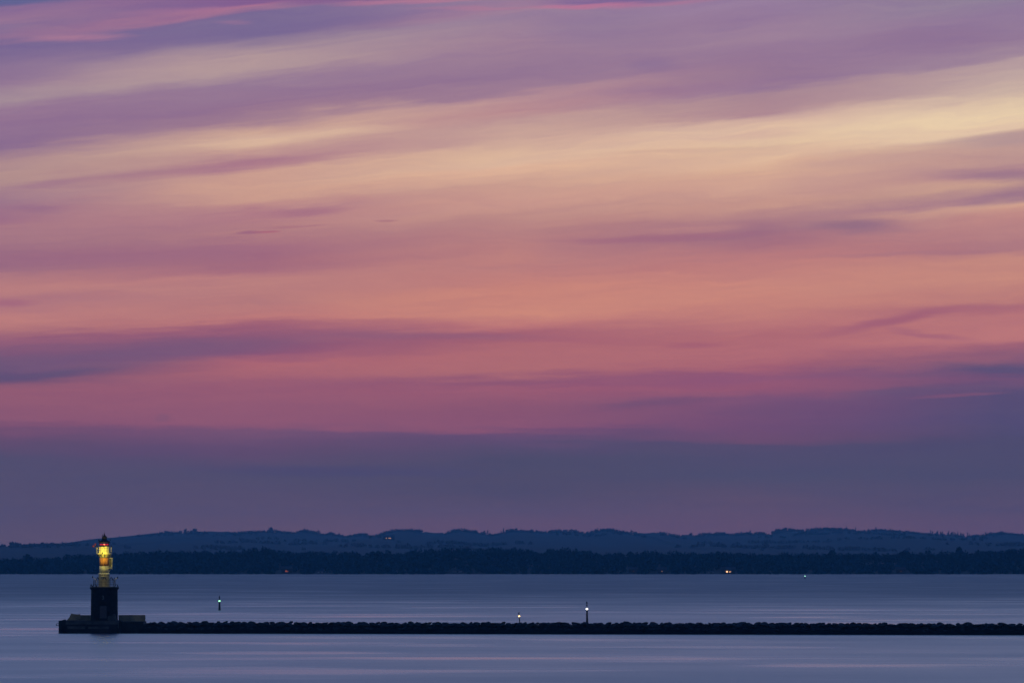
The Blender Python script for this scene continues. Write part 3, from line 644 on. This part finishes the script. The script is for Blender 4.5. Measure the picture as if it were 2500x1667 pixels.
b=MB(); b.lathe([(0.92,hz(451.9)),(0.92,hz(406))],20,ax,0); b.build('tower_neck',M['white_paint'],LH,True)
b=MB(); b.ring(0.955,hz(451),.03,28)
for k in range(12):
    a=2*math.pi*k/12+.13; ca,sa=math.cos(a),math.sin(a)
    b.tube((.93*ca,.93*sa,hz(448)),(1.44*ca,1.44*sa,hz(408)),.045,4); b.tube((.93*ca,.93*sa,hz(412)),(1.44*ca,1.44*sa,hz(407)),.035,4)
for v in range(len(b.v)): x_,y_,z_=b.v[v]; b.v[v]=(x_+ax,y_,z_)
b.build('brackets',M['rail_dark'],LH)
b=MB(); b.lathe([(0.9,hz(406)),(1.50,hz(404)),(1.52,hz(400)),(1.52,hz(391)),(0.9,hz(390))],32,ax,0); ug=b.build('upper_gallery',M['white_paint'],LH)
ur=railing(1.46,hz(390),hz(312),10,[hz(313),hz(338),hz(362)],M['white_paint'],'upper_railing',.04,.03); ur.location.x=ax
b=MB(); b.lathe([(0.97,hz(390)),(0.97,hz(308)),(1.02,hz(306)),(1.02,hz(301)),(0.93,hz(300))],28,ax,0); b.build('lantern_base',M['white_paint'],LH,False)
# lantern
b=MB(); b.lathe([(0.93,hz(300)),(0.93,hz(247))],24,ax,0,cap=False); b.build('lantern_glass',M['glass'],LH)
b=MB()
for k in range(16):
    a=2*math.pi*(k+.5)/16; b.tube((ax+.945*math.cos(a),.945*math.sin(a),hz(301)),(ax+.945*math.cos(a),.945*math.sin(a),hz(246)),.035,4)
b.ring(.945,hz(296),.035,24); b.ring(.945,hz(252),.045,24)
for v in range(len(b.v)-2*24*8,len(b.v)): x_,y_,z_=b.v[v]; b.v[v]=(x_+ax,y_,z_)
b.build('glazing_bars',M['dark_metal'],LH)
b=MB(); b.lathe([(.80,hz(278)),(.84,hz(275.5)),(.84,hz(268.5)),(.80,hz(266))],28,ax,0); ln=b.build('lens',M['lens_red'],LH,True)
b=MB(); b.lathe([(.5,hz(300)),(.5,hz(280))],16,ax,0); b.build('lens_pedestal',M['dark_metal'],ln)
b=MB(); b.ball((hx(703),-.86,hz(271)),.10,12,(1.4,.3,.9)); b.build('lamp',M['lamp_core'],ln)
b=MB(); b.lathe([(.97,hz(247)),(1.20,hz(244)),(1.22,hz(238)),(1.02,hz(228)),(.72,hz(214)),(.52,hz(204))],28,ax,0); rf=b.build('lantern_roof',M['dark_metal'],LH)
b=MB(); b.lathe([(.49,hz(204)+.002),(.49,hz(172)),(.53,hz(170)),(.53,hz(165)),(.30,hz(158)),(.13,hz(142)),(.07,hz(126))],18,hx(702),0); cp=b.build('cupola',M['dark_metal'],rf)
b=MB(); b.tube((hx(702),0,hz(126)),(hx(702),0,hz(86)),.035,5,.012); b.ball((hx(702),0,hz(126)),.09,8); b.build('spire',M['dark_metal'],cp)
# equipment cage on the side, floodlight on its arm
b=MB()
b.tube((hx(808),-.35,hz(458)),(hx(803),-.35,hz(560)),.07,6); b.tube((hx(803),-.35,hz(560)),(hx(806),-.35,hz(612)),.10,6)
b.tube((hx(808),.45,hz(458)),(hx(806),.45,hz(600)),.05,6)
b.tube((hx(762),-.35,hz(458)),(hx(812),-.35,hz(458)),.05,6); b.tube((hx(808),-.35,hz(458)),(hx(808),.45,hz(458)),.05,6)
b.tube((hx(757),-.35,hz(600)),(hx(806),-.35,hz(594)),.045,6); b.tube((hx(755),0,hz(655)),(hx(792),0,hz(602)),.05,6)
b.box(hx(757),hx(812),-.4,.5,hz(596),hz(592))
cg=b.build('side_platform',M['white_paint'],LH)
b=MB(); b.box(hx(766),hx(797),-.22,.4,hz(590),hz(468)); b.build('equipment_cabinet',M['rail_dark'],cg)
b=MB(); b.tube((hx(805),-.35,hz(578)),(hx(790),-1.6,hz(581)),.055,6); b.tube((hx(790),-1.6,hz(581)),(hx(716),-2.9,hz(574)),.055,6)
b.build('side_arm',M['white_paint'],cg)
FX,FY,FZ=hx(684),-3.75,hz(388)
b=MB(); b.tube((hx(684),-1.45,hz(393)),(FX,FY-.05,hz(394)),.04,6); arm=b.build('lamp_arm',M['rail_dark'],LH)
b=MB(); b.box(FX-.10,FX+.10,FY-.12,FY+.04,hz(393)+.03,hz(380)); fl=b.build('floodlight',M['dark_metal'],arm)
b=MB(); b.box(FX-.08,FX+.08,FY+.042,FY+.055,hz(391)+.03,hz(382)); b.build('lamp_glass',M['flood'],fl)
# outrigger arms with lamp heads on the lower railing
for s,(xa,za,xb,zb) in ((-1,(594,756,542,722)),(1,(842,752,884,728))):
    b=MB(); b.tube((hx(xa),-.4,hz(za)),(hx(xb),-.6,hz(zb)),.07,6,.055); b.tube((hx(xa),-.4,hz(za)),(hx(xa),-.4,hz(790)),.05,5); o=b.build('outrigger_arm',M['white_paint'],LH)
    b=MB(); b.ball((hx(xb)-.0,-.62,hz(zb-6)),.16,8,(.8,.8,1.3)); b.build('lamp_head',M['dark_metal'],o)
# wind vane off the upper gallery
b=MB(); b.tube((ax-1.46,-.1,hz(330)),(hx(562),-.1,hz(300)),.03,5); b.tube((hx(562),-.1,hz(300)),(hx(576),-.1,hz(256)),.028,5); b.tube((hx(562),-.1,hz(300)),(hx(540),-.1,hz(300)),.028,5)
vn=b.build('wind_sensor',M['rail_dark'],LH)
b=MB(); b.box(hx(570),hx(583),-.16,-.04,hz(284),hz(259)); b.build('vane',M['sign_red'],vn)
b=MB(); b.ball((hx(548),-.1,hz(293)),.17,8,(1,.7,.9)); b.build('cup',M['sign_red'],vn)

# sodium floodlight: the lit lamp of the photo
def spot(loc,target,watt,size,blend,col,name,rad=.12):
    l=bpy.data.lights.new(name,'SPOT'); l.energy=watt; l.spot_size=R(size); l.spot_blend=blend; l.color=col; l.shadow_soft_size=rad
    o=bpy.data.objects.new(name,l); C.objects.link(o); o.location=loc
    d=(Vector(target)-Vector(loc)).normalized(); o.rotation_euler=d.to_track_quat('-Z','Y').to_euler(); return o
SOD=(0.96,0.80,0.085)
base=Vector((LX,YL,Z0))
lamp_pos=base+Vector((FX,FY+.16,hz(386)))
spot(lamp_pos,base+Vector((ax,-.6,hz(470))),660,178,.15,SOD,'flood_lamp_beam')

# ------------------------------------------------------------------ birds
def bird_mesh(k):
    b=MB(); lean=(.25,-.2,.05,.35)[k%4]; neck=(.10,.16,.05,.13)[k%4]; f=(1,-1,1,-1)[k%4]
    pts=[(-.20*f,0,.02,.03),(-.14*f,0,.10,.07),(-.05*f,0,.22,.125),(.02*f,0,.36,.125),(.05*f+lean*.1,0,.48,.08),(.06*f+lean*.15,0,.56,.05),(.07*f+neck*f*.4,0,.64,.045),(.08*f+neck*f*.8,0,.69,.055),(.13*f+neck*f,0,.70,.035),(.26*f+neck*f,0,.69,.008)]
    n=8; vs=[];fs=[]
    for (x,y,z,r) in pts:
        for j in range(n):
            a=2*math.pi*j/n; vs.append((x+r*math.cos(a)*.9,y+r*math.sin(a),z+r*.35*math.cos(a)))
    for i in range(len(pts)-1):
        for j in range(n): fs.append((i*n+j,i*n+(j+1)%n,(i+1)*n+(j+1)%n,(i+1)*n+j))
    fs.append(tuple(range(n-1,-1,-1))); fs.append(tuple((len(pts)-1)*n+j for j in range(n)))
    b.add(vs,fs)
    for s in (-1,1):
        b.tube((0,s*.06,.0),(.0,s*.06,.16),.018,4); b.box(-.03,.06,s*.06-.03,s*.06+.03,0,.015)
    me=bpy.data.meshes.new('cormorant'); me.from_pydata(b.v,[],b.f); me.update(); me.materials.append(M['bird'])
    for p in me.polygons: p.use_smooth=True
    return me
BM=[bird_mesh(k) for k in range(4)]
BIRDG='dark birds perched on the lighthouse'
def bird(X,y,Z,k,label,rot=0,sc_=1.0):
    o=bpy.data.objects.new('cormorant',BM[k%4]); C.objects.link(o)
    o.location=base+Vector((hx(X),y,Z)); o.rotation_euler=(0,0,rot); o.scale=(sc_,)*3
    tag(o,label,'bird',BIRDG)
zr=hz(760)+.03
def on_circle(X,Rr,cx=0.0,front=True):
    d=hx(X)-cx; return (-1 if front else 1)*math.sqrt(max(0,Rr*Rr-d*d))
for X,k,l in ((605,0,'dark bird on the lower railing, left of the tower and nearest the left arm'),(628,1,'dark bird on the lower railing at the left edge of the pale tower'),
              (693,2,'dark bird on the lower railing against the middle of the pale tower'),(727,3,'dark bird on the lower railing against the right half of the pale tower'),
              (788,0,'dark bird on the lower railing, first to the right of the tower'),(812,1,'dark bird on the lower railing, second to the right of the tower'),
              (838,2,'dark bird on the lower railing, beside the right arm')):
    bird(X,on_circle(X,2.15),zr,k,l,random.uniform(-.5,.5),.88)
zg=hz(853)+.01
for X,k,l in ((514,0,'dark bird at the outer left rim of the black base'),(532,1,'dark bird on the black base rim, second from its left end'),(553,2,'dark bird on the black base rim, third from its left end'),
              (597,3,'dark bird on the black base rim close to the left side of the tower'),(855,0,'dark bird on the black base rim, inner one of two at the right'),(883,1,'dark bird on the black base rim, outermost at the right')):
    bird(X,on_circle(X,2.7) if abs(hx(X))<2.69 else -.3,zg,k,l,random.uniform(-.5,.5),.85)
bird(676,on_circle(680,.38),hz(165),0,'large dark bird hunched on the cupola beside the spire',0,.85)
zrf=hz(237)
for X,k,l in ((617,0,'dark bird on the lantern eave, outermost at the left'),(634,1,'dark bird on the lantern eave, second from the left'),(779,2,'dark bird on the right end of the lantern eave')):
    bird(X,-.1 if k!=1 else -.45,zrf,k,l,0,.8)
for X,k,l in ((610,1,'dark bird on the left post of the upper railing'),(776,0,'dark bird on the right of the upper railing, nearer the lantern'),(798,1,'dark bird on the outermost right of the upper railing')):
    bird(X,on_circle(X,1.46,ax) if abs(hx(X)-ax)<1.45 else 0,hz(313)+.03,k,l,0,.6)
bird(718,-2.86,hz(570)+.02,1,'dark bird at the tip of the pale side arm before the tower',0,.75)
bird(792,on_circle(790,1.40,ax),hz(391)+.01,3,'dark bird on the upper gallery floor at the right end',0,.6)
for X,k,l in ((776,2,'dark bird on the side platform frame, next to the tower'),(806,3,'dark bird on the outer top corner of the side platform frame')):
    bird(X,-.35,hz(458)+.05,k,l,0,.62)

# ------------------------------------------------------------------ breakwater
WX0=LX+7.95*1.0+.02; WX1=230.0
def wy(x):  # the near waterline of the mole, slowly coming closer to the right
    px=1250+x/1650*F; return 1667-(1667-1627)*max(0,(px-146)/(2500-146))
b=MB(); n=260; prof=[(0.0,-1.0),(0.25,0.25),(0.9,0.95),(1.7,1.45),(2.6,1.75),(6.2,1.75),(9.0,-1.0)]
vs=[];fs=[];m_=len(prof)
for i in range(n+1):
    x=WX0+(WX1-WX0)*i/n
    for j,(dy_,z) in enumerate(prof):
        nz=mnoise.noise(Vector((x*.8,j*1.7,0)))*.12 if 0<j<m_-1 else 0
        vs.append((x,wy(x)+dy_+nz*1.5,z+nz))
for i in range(n):
    for j in range(m_-1): fs.append((i*m_+j,(i+1)*m_+j,(i+1)*m_+j+1,i*m_+j+1))
fs.append(tuple(range(m_-1,-1,-1))); fs.append(tuple(n*m_+j for j in range(m_)))
b.add(vs,fs); bw=b.build('breakwater',M['rock_wet']); tag(bw,'long low black breakwater running right from the pier head','breakwater')
def rock_verts(seed,sub=2):
    r=random.Random(seed)
    bm=bmesh.new(); bmesh.ops.create_icosphere(bm,subdivisions=sub,radius=1)
    planes=[]
    for _ in range(7):
        v=Vector((r.gauss(0,1),r.gauss(0,1),r.gauss(0,1))).normalized(); planes.append((v,r.uniform(.35,.75)))
    for v in bm.verts:
        for nn,d in planes:
            t=v.co.dot(nn)
            if t>d: v.co-=nn*(t-d)
        v.co*=1+.05*r.uniform(-1,1)
    bm.verts.index_update()
    V=[tuple(v.co) for v in bm.verts]; Fs=[tuple(v.index for v in f.verts) for f in bm.faces]; bm.free()
    return V,Fs
RM=[]
for k in range(14):
    V,Fs=rock_verts(100+k); me=bpy.data.meshes.new('boulder'); me.from_pydata(V,[],Fs); me.update(); me.materials.append(M['rock']); RM.append(me)
BLD='boulders along the breakwater crest'
lab='dark angular boulder in the rubble crest of the long breakwater'
nb=0
def boulder(x,y,z,sx,sy,sz,label=lab):
    global nb
    o=bpy.data.objects.new('boulder',random.choice(RM)); C.objects.link(o)
    o.location=(x,y,z); o.scale=(sx,sy,sz); o.rotation_euler=(random.uniform(-.3,.3),random.uniform(-.25,.25),random.uniform(0,6.28)); tag(o,label,'boulder',BLD); nb+=1
x=WX0+.7; first=True
while x<99:
    s=random.choice((random.uniform(.38,.6),random.uniform(.55,.8),random.uniform(.75,1.0)))
    boulder(x,wy(x)+2.0+random.uniform(-.2,.3),1.72-.45*(s-.65)+random.uniform(-.06,.06),s*1.4,s*1.0,s*random.uniform(.5,.7), 'dark boulder at the left end of the breakwater, touching the pier head' if first else lab)
    first=False
    x+=s*random.uniform(1.35,1.85)
x=WX0+2.0; 
while x<99 and nb<298:
    s=random.choice((random.uniform(.38,.6),random.uniform(.55,.8),random.uniform(.75,1.05)))
    boulder(x,wy(x)+3.5+random.uniform(-.3,.3),1.92-.45*(s-.65)+random.uniform(-.06,.06),s*1.5,s*1.0,s*random.uniform(.5,.7))
    x+=s*random.uniform(1.45,2.0)
# the rest of the rubble: rear rows, the dark armour at the waterline, and beyond the frame
V=[];Fs=[]
def filler(x,y,z,sx,sy,sz,k):
    v0,f0=ROCKS[k]; b0=len(V); a=random.uniform(0,6.28); ca,sa=math.cos(a),math.sin(a)
    for (p,q,r_) in v0:
        X_,Y_=p*ca-q*sa,p*sa+q*ca; V.append((x+X_*sx,y+Y_*sy,z+r_*sz))
    Fs.extend([tuple(b0+i for i in f) for f in f0])
ROCKS=[rock_verts(300+k,1) for k in range(10)]
x=WX0+.5
while x<WX1:
    for (oy,z,smin,smax) in ((1.15,1.02,.4,.7),(5.2,1.6,.6,1.0),(7.0,.8,.6,1.0)):
        s=random.uniform(smin,smax); filler(x+random.uniform(-.4,.4),wy(x)+oy+random.uniform(-.2,.2),z-.15+random.uniform(-.1,.1),s*1.2,s,s*.7,random.randrange(10))
    if x>99:
        for (oy,z) in ((2.0,1.55),(3.5,1.75)):
            s=random.uniform(.6,1.0); filler(x,wy(x)+oy,z,s*1.2,s,s*.7,random.randrange(10))
    x+=1.05
rb=mesh_np('rubble',V,Fs,M['rock']); tag(rb,'smaller black rubble packed between the breakwater boulders','rubble',kind='stuff')

# ------------------------------------------------------------------ buoys
def spar(px,base_py,Y,tilt,label,group,body,lamp_mat,H,r,lamp_z,lamp_r,marks):
    p=at(px,base_py,Y); t=empty('spar_buoy',(p.x,p.y,0),label,'buoy',group); t.rotation_euler=(0,tilt,0)
    b=MB(); b.lathe([(r*1.25,-.8),(r*1.25,.0),(r*1.15,.5),(r,1.2),(r*.86,lamp_z-lamp_r*1.2),(r*.6,lamp_z-lamp_r*1.0)],14); b.build('post',M[body],t)
    b=MB(); b.lathe([(r*.8,lamp_z-lamp_r*1.0+.003),(r*.8,lamp_z-lamp_r*.8)],12); b.build('lamp_base',M['dark_metal'],t)
    b=MB(); b.ball((0,0,lamp_z),lamp_r,12,(1.15,1.15,.85)); b.build('lamp',M[lamp_mat],t)
    b=MB(); b.tube((0,0,lamp_z+lamp_r*.8),(0,0,H),.05,6)
    mast=b.build('mast',M['dark_metal'],t)
    for kind,z,s in marks:
        b=MB()
        if kind=='cone': b.lathe([(s,z-s),(s*.95,z-s*.9),(.03,z+s)],14)
        elif kind=='ball': b.ball((0,0,z),s,10)
        elif kind=='x':
            b.tube((-s,0,z+s),(s*.5,0,z-s),.06,5); b.tube((s,0,z+s),(-s*.5,0,z-s),.06,5)
        b.build('topmark',M['dark_metal'],t)
    return t
GB='lit spar buoys out on the water'
Yg=F*CAM_H/(1488.7-HOR); mg=Yg/F
spar(536.3,1488.7,Yg,R(-.5),'slim dark buoy with green light and cone topmark on open water beside the lighthouse',GB,'green_paint','lamp_green',36*mg,2.35*mg,22.6*mg,2.0*mg,[('cone',33*mg,2.3*mg),('ball',27.6*mg,2.0*mg)])
Yf=F*CAM_H/(1412.2-HOR); mf=Yf/F
spar(1965,1412.2,Yf,0,'tiny distant buoy with a pale green light close under the far coast',GB,'green_paint','lamp_greenf',9.2*mf,.85*mf,6.8*mf,1.25*mf,[])
Yw=1900.0; mw=Yw/F; bw_=HOR+CAM_H/Yw*F
spar(1433.6,bw_,Yw,R(-1.2),'tallest buoy, black with a bright white light and cone topmarks, behind the breakwater',GB,'buoy_black','lamp_white',(bw_-1467)*mw,2.45*mw,(bw_-1485.6)*mw,2.0*mw,[('cone',(bw_-1469.5)*mw,2.6*mw),('cone',(bw_-1475.3)*mw,2.4*mw),('ball',(bw_-1480.2)*mw,1.5*mw)])
Yo=1880.0; mo=Yo/F; bo_=HOR+CAM_H/Yo*F
spar(1269.4,bo_,Yo,R(-5.5),'short leaning buoy with an amber light and crossed topmark behind the breakwater',GB,'buoy_yellow','lamp_amber',(bo_-1494)*mo,1.15*mo,(bo_-1503.2)*mo,1.8*mo,[('x',(bo_-1496)*mo,2.2*mo)])

# ------------------------------------------------------------------ haze
b=MB(); b.box(-7000,7000,-2000,23000,-3.2,140)
hm=bpy.data.materials.new('evening_haze'); hm.use_nodes=True; nt=hm.node_tree; nt.nodes.clear()
pv=nt.nodes.new('ShaderNodeVolumePrincipled'); o_=nt.nodes.new('ShaderNodeOutputMaterial')
pv.inputs['Color'].default_value=(0.28,0.76,1.0,1); pv.inputs['Density'].default_value=2.7e-5; pv.inputs['Anisotropy'].default_value=0.0
nt.links.new(pv.outputs[0],o_.inputs['Volume'])
hz_=b.build('haze',hm); tag(hz_,'thin blue evening haze over the water','haze',kind='stuff')
hz_.visible_shadow=True

# ------------------------------------------------------------------ render settings
sc.render.engine='CYCLES'
cy=sc.cycles; cy.use_denoising=True; cy.max_bounces=6; cy.diffuse_bounces=2; cy.glossy_bounces=3; cy.transparent_max_bounces=8; cy.volume_bounces=1
cy.sample_clamp_indirect=4; cy.caustics_reflective=False; cy.caustics_refractive=False
sc.view_settings.view_transform='Standard'; sc.view_settings.look='None'; sc.view_settings.exposure=0; sc.view_settings.gamma=1
